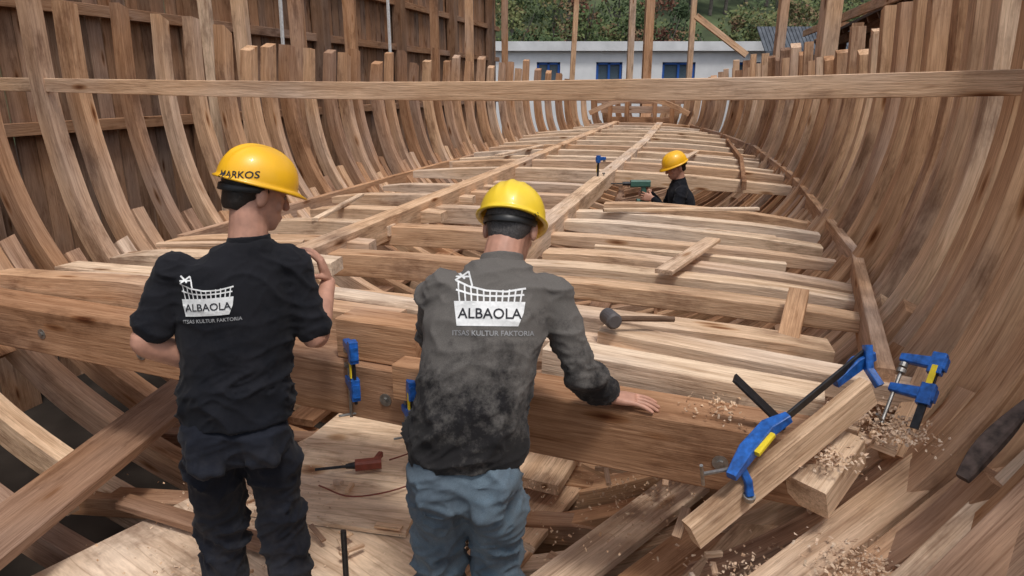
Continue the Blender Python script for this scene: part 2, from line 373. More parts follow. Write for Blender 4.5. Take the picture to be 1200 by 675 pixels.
# ------------------------------------------------------------------ tools
def clamp(name, p, B, J, L, op, handle=.1, scale=1.0):
    B = V(B).normalized(); J = V(J); J = (J - B * J.dot(B)).normalized(); S = B.cross(J); p = V(p); k = scale
    e = empty(name)
    A = Acc(); A.sweep([p, p + B * L], S, .009 * k, .026 * k, 0, ch=.001, wob=0); A.done('bar', DSTEEL, e)
    A = Acc()
    for q in (0.0, op):
        c = p + B * (q + .012)
        A.sweep([c - J * .03 * k, c + J * .02 * k, c + J * .07 * k, c + J * .115 * k], B, .042 * k, .026 * k, 0, ch=.004, wob=0, taper=lambda t: (1.1 - .4 * t, 1))
        A.box(c, B, S, .075 * k, .03 * k, .045 * k, ch=.004, wob=0)
    A.done('jaws', BLUE, e)
    A = Acc(); c = p + B * (op - .05) + J * .1 * k
    A.cyl(c, c + B * (.2 * k), .0065 * k, 10); A.cyl(c - B * .008, c + B * .006, .016 * k, 14)
    A.cyl(c + B * .19 * k - S * handle / 2, c + B * .19 * k + S * handle / 2, .005 * k, 8)
    A.cyl(p + J * .1 * k + B * .03, p + J * .1 * k + B * .045, .015 * k, 12)
    A.done('screw', STEEL, e)
    A = Acc(); A.box(p + B * (op * .5) - S * .012 * k, B, S, .07 * k, .006, .02 * k, ch=.001, wob=0); A.done('label', LABEL, e)
    return e
clamp('bar_clamp', (-.60, 2.40, -.95), (.0, -.05, -1), (-.4, .9, 0), .22, .15, scale=1.1)
clamp('bar_clamp', (-.37, 2.30, -1.06), (.0, -.05, -1), (-.4, .9, 0), .18, .11, scale=.95)
e = empty('bar_clamp')
def arm(nm, pts, w, h, side, mat, tp=None):
    A = Acc(); A.sweep(pts, side, w, h, 0, ch=.003, wob=0, taper=tp); return A.done(nm, mat, e)
arm('bar', [(.66, 1.76, -1.03), (1.14, 2.04, -.81)], .028, .009, (0, 0, 1), DSTEEL)
arm('sliding_jaw', [(.62, 1.70, -1.06), (.68, 1.76, -1.015), (.76, 1.82, -.97), (.82, 1.83, -.94)], .034, .04, (0, 0, 1), BLUE, lambda t: .75 + .45 * math.sin(t * 3.1))
arm('label', [(.69, 1.75, -1.01), (.75, 1.80, -.975)], .016, .050, (0, 0, 1), LABEL)
arm('jaw_foot', [(.66, 1.76, -1.05), (.685, 1.74, -1.10), (.69, 1.73, -1.14)], .022, .022, (1, 0, 0), BLUE)
arm('fixed_jaw', [(1.02, 1.98, -.90), (1.10, 2.02, -.85), (1.16, 2.04, -.83)], .038, .028, (0, 0, 1), BLUE, lambda t: .8 + .4 * math.sin(t * 3))
arm('fixed_jaw_arm', [(1.13, 2.03, -.79), (1.13, 2.0, -.86), (1.15, 1.96, -.90)], .024, .026, (1, 0, 0), BLUE)
A = Acc(); A.cyl((.53, 1.68, -1.04), (.66, 1.75, -1.06), .006, 10); A.cyl((.52, 1.66, -1.0), (.54, 1.69, -1.08), .005, 8); A.cyl((.69, 1.73, -1.14), (.69, 1.735, -1.155), .018, 14); A.done('screw', STEEL, e)
clamp('bar_clamp', (1.36, 2.02, -.84), (-.35, -.35, -.55), (-.3, .5, 0), .24, .11, scale=.95)
plank('steel_bar', (.70, 1.98, -.88), (.86, 1.94, -1.03), (.5, .6, 0), .04, .010, 0, mat=DSTEEL)
e = empty('mallet')
A = Acc(); c = V((.40, 2.62, -.905))
for a, b, r1, r2 in ((-.045, -.037, .025, .034), (-.037, .037, .034, .034), (.037, .045, .034, .025)): A.cyl(c + V((.25, -.97, 0)) * a, c + V((.25, -.97, 0)) * b, r1, 20, r2=r2)
A.done('head', simple('iron_mallet', (.10, .09, .09), .65, .2), e)
A = Acc(); A.cyl(c, c + V((.27, .05, -.02)), .012, 10, tone=.1); A.done('handle', parent=e)
e = empty('power_drill')
A = Acc(); d0 = V((-.80, 3.28, -1.97)); dx = V((-.97, -.2, 0)).normalized()
A.sweep([d0 - dx * .09, d0 - dx * .03, d0 + dx * .05], (0, 0, 1), .055, .055, ch=.015, wob=0); A.box(d0 - dx * .03 + V((.02, .07, -.015)), (.2, .97, 0), (0, 0, 1), .12, .035, .03, ch=.008, wob=0); A.done('body', REDP, e)
A = Acc(); A.cyl(d0 + dx * .05, d0 + dx * .10, .02, 14, r2=.013); A.cyl(d0 + dx * .10, d0 + dx * .26, .008, 8); A.done('chuck_and_bit', DSTEEL, e)
A = Acc(); pts = spline([V(p) for p in ((-.68, 3.36, -1.99), (-.45, 3.5, -1.99), (-.42, 3.3, -1.99), (-.55, 3.1, -1.99), (-.8, 3.0, -1.985), (-1.0, 3.1, -1.985))], 6)
A.sweep(pts, (0, 0, 1), .007, .007, ch=.003, wob=0); A.done('cable', REDP, e)
A = Acc(); A.cyl((-.68, 2.34, -2.04), (-.68, 2.36, -1.72), .012, 10); A.done('steel_rod', DSTEEL)
clamp('bar_clamp', (.90, 7.2, -.72), (0, 0, -1), (.5, .5, 0), .42, .22, scale=1.0)

# ------------------------------------------------------------------ scaffolding
def post(x, y, z0, z1, w, tone=.62, lean=(0, 0)):
    plank('scaffold_post', (x, y, z0), (x + lean[0], y + lean[1], z1), (1, 0, 0), w, w, tone)
post(-2.65, 9, -3, 4, .16, .5); post(-2.97, 8, -3, 4, .14, .72); post(-2.44, 11, -3, 4, .17, .5); post(-1.49, 14, -3, 4, .16, .35)
post(-.88, 15, -3, 4, .17, .6); post(-2.95, 7.05, -3, 4, .1, .9); post(1.50, 19.2, -3, 4, .13, .7, (.25, 0)); post(3.35, 20.4, -3, 2.4, .17, .75)
post(3.55, 18.9, -3, 4, .22, .55); post(5.0, 20.2, -3, 4, .14, .7); post(4.75, 13, -3, 4, .15, .6, (.1, 0)); post(4.35, 10.0, -3, 3.5, .22, .68); post(-.2, 20, -3, 4, .18, .45)
plank('scaffold_brace', (4.4, 17.5, 1.6), (5.6, 17.2, .7), (0, 1, 0), .1, .14, .7)
plank('scaffold_rail', P(6, 3.7, .95), P(20, 3.7, 1.25), SD, .05, .14, .65)

# ------------------------------------------------------------------ timber shed wall on port side
wallE = empty('timber_wall')
A = Acc(); s = -1.5
while s < 21:
    w = R.uniform(.16, .24)
    A.sweep([P(s, -4.7 + R.uniform(-.012, .012), -3), P(s, -4.7, 5)], AX, w - .012, .03, R.uniform(.12, .38), seg=1.2, ch=.003)
    s += w
A.done('boards', parent=wallE)
A = Acc()
for z in (-.4, .75, 1.6, 2.6): A.sweep([P(-1.5, -4.62, z), P(21, -4.62, z)], SD, .09, .12, .34, seg=1)
for s in (2, 5, 8, 11, 14, 17, 20): A.sweep([P(s, -4.55, -3), P(s, -4.55, 5)], AX, .22, .2, .22, seg=1)
A.done('posts_and_rails', parent=wallE)
WP = simple('white_paint', (.7, .7, .68), .5)
plank('white_pole', P(9.5, -4.3, .2), P(9.7, -4.3, 4.5), SD, .04, .04, 1, mat=WP)
plank('white_pole', P(13.0, -4.3, .2), P(13.0, -4.3, 4.5), SD, .045, .045, 1, mat=WP)

# ------------------------------------------------------------------ shed on starboard side
shed = empty('open_shed')
A = Acc()
for s in (5, 8, 11, 14, 17, 20): A.sweep([P(s, 4.6, -3), P(s, 4.6, 1.5)], SD, .2, .2, R.uniform(.2, .5), seg=1)
A.sweep([P(3, 4.55, 1.25), P(22, 4.55, 1.05)], SD, .12, .2, .3, seg=1)
for i in range(22): s = 3.2 + i * .85; A.sweep([P(s, 4.1, 1.1), P(s, 7.5, 2.7)], AX, .08, .14, .2, seg=1.5)
A.done('frame', parent=shed)
A = Acc(); A.sweep([P(3, 6, 2.15), P(22, 6, 2.0)], SD + V((0, 0, .47)), 4.3, .05, 0, seg=3); A.done('roof', simple('roof_tile', (.10, .07, .06), .8), shed)
A = Acc(); A.sweep([P(3, 7.4, -.2), P(22, 7.4, -.2)], SD, .08, 5.5, .12, seg=2); A.done('rear_wall', parent=shed)
A = Acc()
for i in range(7): A.sweep([P(6 + i * .4, 4.0, -.6 + i * .13), P(15 + R.uniform(-1, 1), 4.0 + R.uniform(0, .3), -.6 + i * .13)], SD, .25, .1, R.uniform(.3, .7), seg=1)
A.done('stacked_planks', parent=shed)

# ------------------------------------------------------------------ white building
bld = empty('white_building')
PLASTER = simple('white_render', (.80, .80, .79), .85, var=.06, sc=3)
A = Acc()
y0 = 26.0
def wallbox(x0, x1, z0, z1, ya=y0, yb=y0 + .25): A.sweep([((x0 + x1) / 2, (ya + yb) / 2, z0), ((x0 + x1) / 2, (ya + yb) / 2, z1)], (1, 0, 0), x1 - x0, yb - ya, ch=.002, wob=0, seg=9)
wins = [(.9, 1.75), (3.05, 4.0), (5.45, 6.65), (8.0, 9.0)]; xs = [-.6] + [v for w in wins for v in w] + [10.9]
for i in range(0, len(xs), 2): wallbox(xs[i], xs[i + 1], -3, 1.2)
for a, b in wins: wallbox(a, b, -3, .05); wallbox(a, b, .82, 1.2)
wallbox(-.6, -.35, -3, 1.2, y0 + .25, y0 + 8); wallbox(10.65, 10.9, -3, 1.2, y0 + .25, y0 + 8)
A.done('walls', PLASTER, bld)
A = Acc(); A.sweep([(5.15, y0 + 3.95, 1.2), (5.15, y0 + 3.95, 1.52)], (1, 0, 0), 12.0, 8.3, ch=.01, wob=0, seg=9); A.done('flat_roof', simple('concrete_roof', (.72, .72, .71), .85, var=.12, sc=2), bld)
A = Acc()
for a, b in wins:
    for x in (a + .05, (a + b) / 2, b - .05): A.box((x, y0 + .1, .435), (0, 0, 1), (1, 0, 0), .77, .08, .07, ch=.002, wob=0)
    for z in (.09, .78): A.box(((a + b) / 2, y0 + .1, z), (1, 0, 0), (0, 1, 0), b - a, .07, .08, ch=.002, wob=0)
A.done('window_frames', simple('blue_paint', (.02, .11, .42), .5), bld)
A = Acc()
for a, b in wins: A.quad([(a, y0 + .13, .05), (b, y0 + .13, .05), (b, y0 + .13, .82), (a, y0 + .13, .82)])
g = simple('window_glass', (.10, .14, .17), .08); A.done('window_panes', g, bld)
A = Acc()
for i in range(26): A.box((8.3 + i * .125, 24.0, 1.45), (0, .55, .45), (1, 0, 0), 1.4, .11, .05, ch=.01, wob=0)
for x in (8.4, 9.9, 11.3): A.box((x, 23.8, -.95), (0, 0, 1), (1, 0, 0), 4.0, .15, .15)
A.box((9.85, 23.5, 1.03), (1, 0, 0), (0, 1, 0), 3.2, .1, .12)
A.done('slate_canopy', simple('slate', (.10, .11, .125), .8, var=.3, sc=4, spec=.2))

# ------------------------------------------------------------------ ground, hill, trees
def grid(name, x0, x1, y0, y1, nx, ny, fz, mat):
    v = [(x0 + (x1 - x0) * i / nx, y0 + (y1 - y0) * j / ny, fz(x0 + (x1 - x0) * i / nx, y0 + (y1 - y0) * j / ny)) for j in range(ny + 1) for i in range(nx + 1)]
    f = [(j * (nx + 1) + i, j * (nx + 1) + i + 1, (j + 1) * (nx + 1) + i + 1, (j + 1) * (nx + 1) + i) for j in range(ny) for i in range(nx)]
    me = bpy.data.meshes.new(name); me.from_pydata(v, [], f); me.materials.append(mat); return obj(name, me)
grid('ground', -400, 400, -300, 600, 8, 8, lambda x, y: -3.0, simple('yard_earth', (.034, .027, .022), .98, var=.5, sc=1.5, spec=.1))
def hz(x, y): return -3.1 + max(0, (y - 38)) * .42 + noise.noise(V((x * .05, y * .05, 0))) * 2 * min(1, max(0, (y - 38) / 10))
grid('hill', -140, 160, 36, 190, 60, 40, hz, simple('hill_grass', (.06, .08, .03), .95, var=.5, sc=.5))
LEAF, nt, b = mk('foliage')
t = N(nt, 'ShaderNodeAttribute', attribute_name='tone')
c = ramp(nt, t.outputs['Fac'], [(0, (.03, .055, .018)), (.4, (.08, .12, .035)), (.7, (.14, .155, .05)), (.85, (.17, .10, .05)), (1, (.16, .06, .035))])
nt.links.new(c, b.inputs['Base Color']); b.inputs['Roughness'].default_value = .8
BARK = simple('bark', (.14, .12, .10), .9, var=.4, sc=6)
LA = Acc(); TA = Acc()
for i in range(64):
    x = R.uniform(-8, 34); y = R.uniform(39, 62); z = hz(x, y)
    if i < 22: y = R.uniform(38, 42); x = -3 + i * 1.35; z = hz(x, y)
    h = R.uniform(4.5, 8); r = R.uniform(1.4, 2.4); tn = R.choice([.15, .3, .45, .55, .68, .3, .85, .95] if 2 < x < 8 else [.15, .3, .4, .5, .62, .7])
    TA.cyl((x, y, z), (x + .2, y, z + h * .6), .16, 8, r2=.07)
    for k in range(5):
        a = R.uniform(0, 6.3); TA.cyl((x + .15, y, z + h * R.uniform(.3, .55)), (x + math.cos(a) * r * .7, y + math.sin(a) * r * .7, z + h * R.uniform(.6, .9)), .06, 6, r2=.02)
    cl = [(V((x + R.gauss(0, r * .5), y + R.gauss(0, r * .5), z + h * R.uniform(.3, 1))), R.uniform(.4, .9), R.uniform(-.14, .14)) for _ in range(16)]
    for cc, cr_, dt in cl:
        for _ in range(80):
            d = V((R.gauss(0, 1), R.gauss(0, 1), R.gauss(0, 1))); d = d.normalized() * cr_ * R.uniform(.5, 1.1); p = cc + d
            a = V((R.uniform(-1, 1), R.uniform(-1, 1), R.uniform(-1, 1))).normalized() * .11; bb = a.orthogonal().normalized() * .08
            LA.quad([p - a, p + bb, p + a, p - bb], max(0, min(1, tn + dt + R.uniform(-.08, .08))))
wd = empty('woodland_trees'); LA.done('foliage', LEAF, wd); TA.done('trunks', BARK, wd)

# ------------------------------------------------------------------ people
def ring(c, ax, ay, a, b, n=24, p=2.3):
    o = []
    for i in range(n):
        t = i / n * 2 * math.pi; ct, st = math.cos(t), math.sin(t)
        o.append(c + ax * a * math.copysign(abs(ct) ** (2 / p), ct) + ay * b * math.copysign(abs(st) ** (2 / p), st))
    return o
class Body:
    def __init__(s): s.v = []; s.f = []
    def loft(s, rings):
        n = len(rings[0]); i0 = len(s.v)
        for r in rings: s.v += r
        for k in range(len(rings) - 1):
            for j in range(n):
                a = i0 + k * n + j; b = i0 + k * n + (j + 1) % n; s.f.append((a, b, b + n, a + n))
        for k, rv in ((0, True), (len(rings) - 1, False)):
            idx = [i0 + k * n + j for j in range(n)]
            s.f.append(tuple(reversed(idx)) if rv else tuple(idx))
    def limb(s, pts, rads, n=16, sub=6, flat=None):
        pts = [V(p) for p in pts]; q = spline([V((*p, )) for p in pts], sub)
        rr = [x.x for x in spline([V((r, 0, 0)) for r in rads], sub)]
        d0 = (q[0] - q[1]).normalized(); d1 = (q[-1] - q[-2]).normalized()
        q = [q[0] + d0 * rr[0] * .7, q[0] + d0 * rr[0] * .4] + q + [q[-1] + d1 * rr[-1] * .4, q[-1] + d1 * rr[-1] * .7]
        rr = [rr[0] * .45, rr[0] * .85] + rr + [rr[-1] * .85, rr[-1] * .45]
        u = None; rings = []
        for i, p in enumerate(q):
            tg = (q[min(i + 1, len(q) - 1)] - q[max(i - 1, 0)]).normalized()
            u = tg.orthogonal().normalized() if u is None else (u - tg * u.dot(tg)).normalized()
            rings.append(ring(p, u, tg.cross(u), rr[i], rr[i], n, 2))
        s.loft(rings)
    def ell(s, c, X, Y, Z, n=20, m=12):
        c = V(c); rings = []
        for i in range(1, m):
            ph = math.pi * i / m; rings.append([c + Z * -math.cos(ph) + (X * math.cos(t) + Y * math.sin(t)) * math.sin(ph) for t in [2 * math.pi * k / n for k in range(n)]])
        s.loft(rings)
    def remesh(s, name, vox, it, mat, parent, wr=0, seed=0, zs=1.5, folds=None):
        me = bpy.data.meshes.new(name); me.from_pydata([tuple(x) for x in s.v], [], s.f)
        bm = bmesh.new(); bm.from_mesh(me); bmesh.ops.recalc_face_normals(bm, faces=bm.faces); bm.to_mesh(me); bm.free()
        o = obj('tmp', me); md = o.modifiers.new('r', 'REMESH'); md.mode = 'VOXEL'; md.voxel_size = vox
        if it: ms = o.modifiers.new('s', 'SMOOTH'); ms.iterations = it; ms.factor = .5
        dg = bpy.context.evaluated_depsgraph_get(); m2 = bpy.data.meshes.new_from_object(o.evaluated_get(dg))
        bpy.data.objects.remove(o); m2.name = name
        if wr:
            nr = [v.normal.copy() for v in m2.vertices]; sd = V((seed, seed * .7, seed * .3))
            for v, nn in zip(m2.vertices, nr):
                p = v.co; wp = p + noise.noise_vector(p * 4 + sd) * .07
                a = noise.noise(V((wp.x * 5, wp.y * 5, wp.z * 5 * zs)) + sd)
                r1 = (1 - abs(noise.noise(V((wp.x * 6 + wp.z * 4, wp.y * 5, wp.z * 9 * zs)) + sd * 2)) * 1.6)
                r1 = max(0, r1) ** 3
                r2 = max(0, 1 - abs(noise.noise(V((wp.x * 14 - wp.z * 8, wp.y * 14, wp.z * 18 * zs)) + sd * 3)) * 1.8) ** 3
                k = folds(p) if folds else 1
                v.co = p + nn * wr * (a * .7 + k * (r1 * 1.0 + r2 * .4) - .5)
        m2.materials.clear(); m2.materials.append(mat)
        m2.polygons.foreach_set('use_smooth', [True] * len(m2.polygons)); m2.update()
        return obj(name, m2, parent)

def hand(name, wrist, F, Nn, T, curl, parent, sc=1.0, tcurl=.5):
    F = V(F).normalized(); Nn = V(Nn); Nn = (Nn - F * Nn.dot(F)).normalized(); T = V(T); T = (T - F * T.dot(F) - Nn * T.dot(Nn)).normalized()
    w = V(wrist); B = Body()
    B.loft([ring(w + F * d * sc, T, Nn, a * sc, b * sc, 16, 2.6) for d, a, b in ((-.02, .026, .020), (.0, .027, .019), (.03, .036, .018), (.06, .042, .016), (.088, .041, .013), (.094, .036, .009))])
    def finger(base, d, lens, r, cl, axN):
        p = V(base); pts = [p - d * .015, p]; dd = V(d)
        ax = dd.cross(axN).normalized()
        for i, l in enumerate(lens):
            dd = Matrix.Rotation(-cl * (1, 1.1, .8)[i], 3, ax) @ dd; p = p + dd * l * sc; pts.append(p)
        B.limb(pts, [r * sc, r * sc] + [r * sc * k for k in (.95, .88, .75)], 10, 4)
    for k, (off, ln, sp) in enumerate(((.032, .95, .16), (.011, 1.05, .04), (-.010, .98, -.08), (-.030, .78, -.20))):
        d = (F + T * sp).normalized()
        finger(w + F * .085 * sc + T * off * sc, d, [.042 * ln, .027 * ln, .022 * ln], .0088, curl, Nn)
    d = (F * .65 + T * .75 - Nn * .25).normalized()
    finger(w + F * .025 * sc + T * .028 * sc, d, [.042, .032, .026], .0105, tcurl, Nn)
    return B.remesh(name, .0033, 2, SKIN, parent)

def helmet(C, F, U, mat, parent):
    S = F.cross(U).normalized(); h0 = .024; B = Acc(); nA = 96; rows = 24
    WX, FY, HZ = .108, .132, .118
    def pt(az, ph):
        a = ph * math.pi / 2
        r = math.cos(a) ** .85; z = math.sin(a)
        f = math.cos(az); l = math.sin(az)
        x = l * WX * r; y = f * FY * r; zz = z * HZ
        top = min(1, max(0, ph * 3 - .4))
        k = 1 + .04 * math.exp(-(x / .009) ** 2) * top + .022 * (math.exp(-((abs(x) - .035) / .006) ** 2)) * top
        return C + S * x * k + F * y * k + U * (h0 + zz * k)
    rings = []
    for i in range(rows + 1):
        ph = min(.995, i / rows); rings.append([pt(2 * math.pi * j / nA, ph) for j in range(nA)])
    def rim(out, dz, pk):
        o = []
        for j in range(nA):
            az = 2 * math.pi * j / nA; f = math.cos(az); l = math.sin(az)
            e = out + pk * max(0, f) ** 2
            o.append(C + S * l * (WX + out) + F * f * (FY + e) + U * (h0 + dz - .3 * pk * max(0, f) ** 2))
        return o
    allr = [rim(-.006, .01, 0), rim(-.004, -.012, 0), rim(.009, -.013, .032), rim(.011, -.008, .032), rim(.002, -.002, .0)] + rings
    for r in allr:
        for p in r: B.v.append(p); B.g.append(p); B.t.append(0)
    for k in range(len(allr) - 1):
        for j in range(nA):
            a = k * nA + j; b_ = k * nA + (j + 1) % nA; B.f.append((a, b_, b_ + nA, a + nA))
    B.f.append(tuple((len(allr) - 1) * nA + j for j in range(nA)))
    return B.done('helmet', mat, parent, smooth=True)

def bvh_of(o): return BVHTree.FromPolygons([v.co.copy() for v in o.data.vertices], [tuple(p.vertices) for p in o.data.polygons])
def project(name, verts, faces, O, U, Vv, D, bvh, mat, parent, lift=.003):
    bm = bmesh.new(); vs = [bm.verts.new((x, y, 0)) for x, y in verts]
    for f in faces:
        try: bm.faces.new([vs[i] for i in f])
        except Exception: pass
    bmesh.ops.triangulate(bm, faces=bm.faces)
    for _ in range(4):
        es = [e_ for e_ in bm.edges if e_.calc_length() > .009]
        if not es: break
        bmesh.ops.subdivide_edges(bm, edges=es, cuts=1); bmesh.ops.triangulate(bm, faces=bm.faces)
    dead = []
    for v in bm.verts:
        p = O + U * v.co.x + Vv * v.co.y; h = bvh.ray_cast(p - D * .25, D)
        if h[0] is None: dead.append(v)
        else: v.co = h[0] - D * lift
    bmesh.ops.delete(bm, geom=dead, context='VERTS')
    me = bpy.data.meshes.new(name); bm.to_mesh(me); bm.free(); me.materials.append(mat); return obj(name, me, parent)
def text2d(body, size):
    cu = bpy.data.curves.new('t', 'FONT'); cu.body = body; cu.size = size; cu.align_x = 'CENTER'; cu.align_y = 'CENTER'; cu.offset = size * .012; cu.resolution_u = 3
    o = bpy.data.objects.new('t', cu); COL.objects.link(o); dg = bpy.context.evaluated_depsgraph_get()
    me = bpy.data.meshes.new_from_object(o.evaluated_get(dg)); bpy.data.objects.remove(o)
    return [(v.co.x, v.co.y) for v in me.vertices], [tuple(p.vertices) for p in me.polygons]
def helmet_label(txt, size, h, C, U, az_deg, up_h, parent, roll=0):
    """name printed on the shell, az_deg measured from straight back"""
    a = math.radians(az_deg); out = V((math.sin(a), -math.cos(a), 0)); D = -out
    O = C + U * (.024 + up_h) + out * .05
    u = D.cross(V((0, 0, 1))).normalized(); v = u.cross(D).normalized()
    if roll: M = Matrix.Rotation(roll, 3, D); u = M @ u; v = M @ v
    tv, tf = text2d(txt, size); project('helmet_text', tv, tf, O, u, v, D, bvh_of(h), DARK_INK, parent, .002)
def logo(O, U, Vv, D, bvh, w, parent, ink=WHITE_INK):
    k = w / 2; v = []; f = []
    def poly(p): i = len(v); v.extend([(x * k, y * k) for x, y in p]); f.append(tuple(range(i, i + len(p))))
    def line(a, b, t=.03):
        a = V((a[0], a[1])); b = V((b[0], b[1])); d = (b - a).normalized(); n = V((-d.y, d.x)) * t
        poly([a - n, b - n, b + n, a + n])
    poly([(-.90, -.66), (.78, -.66), (.93, -.3), (.98, .02), (-1.0, .02)])
    up = [(-.98, .62), (-.6, .44), (-.1, .32), (.45, .3), (1.0, .40)]; mid = [(-.95, .34), (-.55, .22), (-.1, .17), (.45, .17), (.95, .22)]
    for L_ in (up, mid):
        for a, b in zip(L_, L_[1:]): line(a, b, .028)
    for i in range(11):
        x = -.9 + i * .18; y = .32 + .28 * max(0, -x) ** 1.5 + .08 * max(0, x); line((x * .93, .0), (x, y), .022)
    line((-1.0, .62), (-.62, .88), .03); line((-.62, .88), (-.5, .45), .025); line((-.98, .92), (-.72, .66), .03); line((-1.0, .74), (-.55, .72), .025)
    project('logo_ship', v, f, O, U, Vv, D, bvh, ink, parent, .0025)
    tv, tf = text2d('ALBAOLA', w * .20); project('logo_text', tv, tf, O - Vv * w * .165, U, Vv, D, bvh, DARK_INK, parent, .0045)
    tv, tf = text2d('ITSAS KULTUR FAKTORIA', w * .098); project('logo_caption', tv, tf, O - Vv * w * .43 + U * w * .05, U, Vv, D, bvh, GREY_INK, parent, .003)

LEATHER = simple('leather', (.05, .035, .025), .7); EYE = simple('eye', (.25, .2, .18), .2)
def worker(name, J, F, top, bot, hm, hair, wr=.008, seed=1, sleeves=(1, 1)):
    e = empty(name); J = {k: V(v) for k, v in J.items()}
    F = V(F).normalized()
    up = V((0, 0, 1)); latS = (J['shR'] - J['shL']).normalized(); latH = (J['hipR'] - J['hipL']).normalized()
    sp1 = (J['neck'] - J['waist']).normalized()
    fS = (latS.cross(sp1) * -1).normalized(); fH = V((-latH.y, latH.x, 0)).normalized()
    sh = (J['shL'] + J['shR']) / 2; halfS = (J['shR'] - J['shL']).length / 2
    B = Body(); pel = (J['hipL'] + J['hipR']) / 2
    rr = []
    hem = pel.lerp(J['waist'], .30)
    def L3(a, b, t): return a.lerp(b, t).normalized()
    rr.append(ring(hem, latH, fH, .184, .134)); rr.append(ring(hem.lerp(J['waist'], .5), latH, fH, .182, .132))
    rr.append(ring(J['waist'], L3(latH, latS, .3), L3(fH, fS, .3), .175, .128))
    rr.append(ring(J['waist'].lerp(J['chest'], .5), L3(latH, latS, .6), L3(fH, fS, .6), .178, .128))
    rr.append(ring(J['chest'], latS, fS, .188, .130)); mid = J['chest'].lerp(sh, .55); rr.append(ring(mid, latS, fS, .194, .125))
    rr.append(ring(sh, latS, fS, halfS + .012, .102)); nb = J['neck']
    rr.append(ring(sh.lerp(nb, .45), latS, fS, halfS * .72, .088, p=2.1)); rr.append(ring(sh.lerp(nb, .8), latS, fS, .092, .076, p=2)); rr.append(ring(nb - sp1 * .012, latS, fS, .066, .066, p=2))
    fine = []
    for i in range(len(rr) - 1):
        for k in range(3):
            a = rr[max(i - 1, 0)]; d = rr[min(i + 2, len(rr) - 1)]
            fine.append([cr(a[j], rr[i][j], rr[i + 1][j], d[j], k / 3) for j in range(len(a))])
    fine.append(rr[-1]); B.loft(fine)
    for sd, ksl in (('L', sleeves[0]), ('R', sleeves[1])):
        S_, E_, W_ = J['sh' + sd], J['el' + sd], J['wr' + sd]
        inn = S_.lerp(J['chest'].lerp(sh, .7), .25)
        if ksl == 1: B.limb([inn, S_ - up * .005, S_.lerp(E_, .5), E_, E_.lerp(W_, .5), E_.lerp(W_, .97)], [.062, .066, .06, .054, .046, .036])
        else:
            B.limb([inn, S_ - up * .005, S_.lerp(E_, .5), S_.lerp(E_, ksl)], [.062, .069, .064, .060])
    wz = J['waist'].z
    def folds(p):
        k = .5 + 1.2 * math.exp(-((p.z - wz + .02) / .10) ** 2)
        for q in (J['elL'], J['elR'], J['shL'], J['shR']): k += .9 * math.exp(-((p - q).length / .09) ** 2)
        return k
    topo = B.remesh('shirt', .0068, 3, top, e, wr, seed, 1.3, folds)
    Bc = Body(); a0 = nb - sp1 * .03
    Bc.loft([ring(a0, latS, fS, .078, .074, p=2), ring(a0 + sp1 * .022, latS, fS, .069, .069, p=2), ring(a0 + sp1 * .034, latS, fS, .068, .070, p=2)])
    Bc.remesh('collar', .005, 2, top, e, .002, seed)
    B = Body()
    B.loft([ring(pel - up * .10, latH, fH, .12, .10), ring(pel - up * .04, latH, fH, .168, .125), ring(pel + up * .03, latH, fH, .172, .124), ring(hem + (J['waist'] - hem) * .3, latH, fH, .166, .118)])
    for sd in 'LR':
        H_, K_, A_ = J['hip' + sd], J['kn' + sd], J['an' + sd]
        B.limb([H_ + up * .02 - (H_ - pel) * .1, H_ - up * .1, H_.lerp(K_, .55), K_, K_.lerp(A_, .5), A_ + up * .03], [.09, .097, .089, .079, .077, .072])
        B.ell(H_ - fH * .05 - up * .0, latH * .085, fH * .085, up * .1)
    for sd in (-1, 1):
        c = pel + latH * sd * .082 - fH * .122 - up * .035
        B.loft([ring(c + up * d, latH, fH, a, .014, 16, 4) for d, a in ((-.062, .036), (-.045, .053), (.05, .056), (.06, .054))])
    kz = J['knL'].z
    B.remesh('trousers', .0075, 3, bot, e, wr * 1.35, seed + 5, 1.0, lambda p: .7 + .8 * math.exp(-((p.z - kz) / .13) ** 2) + .6 * math.exp(-((p.z - pel.z + .1) / .07) ** 2))
    B = Body()
    for sd in 'LR':
        A_ = J['an' + sd]; B.limb([A_ + up * .08, A_, A_ - up * .03 + fH * .02], [.05, .052, .05]); B.loft([ring(A_ - up * .045 + fH * d, latH, up, a, b, 16, 2.6) for d, a, b in ((-.07, .03, .03), (-.05, .04, .042), (.03, .045, .045), (.12, .05, .036), (.18, .04, .028), (.2, .02, .015))])
    B.remesh('boots', .008, 2, LEATHER, e)
    for sd, ksl in (('L', sleeves[0]), ('R', sleeves[1])):
        S_, E_, W_ = J['sh' + sd], J['el' + sd], J['wr' + sd]
        if ksl != 1:
            B = Body(); B.limb([S_.lerp(E_, .5), S_.lerp(E_, .85), E_, E_.lerp(W_, .3), E_.lerp(W_, .7), W_], [.042, .043, .045, .044, .034, .027]); B.remesh('forearm', .006, 4, SKIN, e)
        else:
            B = Body(); B.limb([E_.lerp(W_, .8), W_], [.028, .026]); B.remesh('wrist', .005, 2, SKIN, e)
    C = J['head']; U = (up - F * up.dot(F)).normalized(); S = F.cross(U).normalized()
    B = Body()
    B.ell(C + U * .03 - F * .01, S * .077, F * .098, U * .09)
    B.loft([ring(C + U * d + F * f_, S, F, a, b, 20, 2.2) for d, f_, a, b in ((-.118, .055, .02, .02), (-.11, .05, .038, .038), (-.085, .035, .053, .06), (-.045, .018, .064, .075), (.0, .01, .071, .085), (.04, 0, .072, .09))])
    B.limb([J['neck'] - sp1 * .04, J['neck'].lerp(C, .5) - F * .012, C - U * .03 - F * .02], [.064, .060, .060])
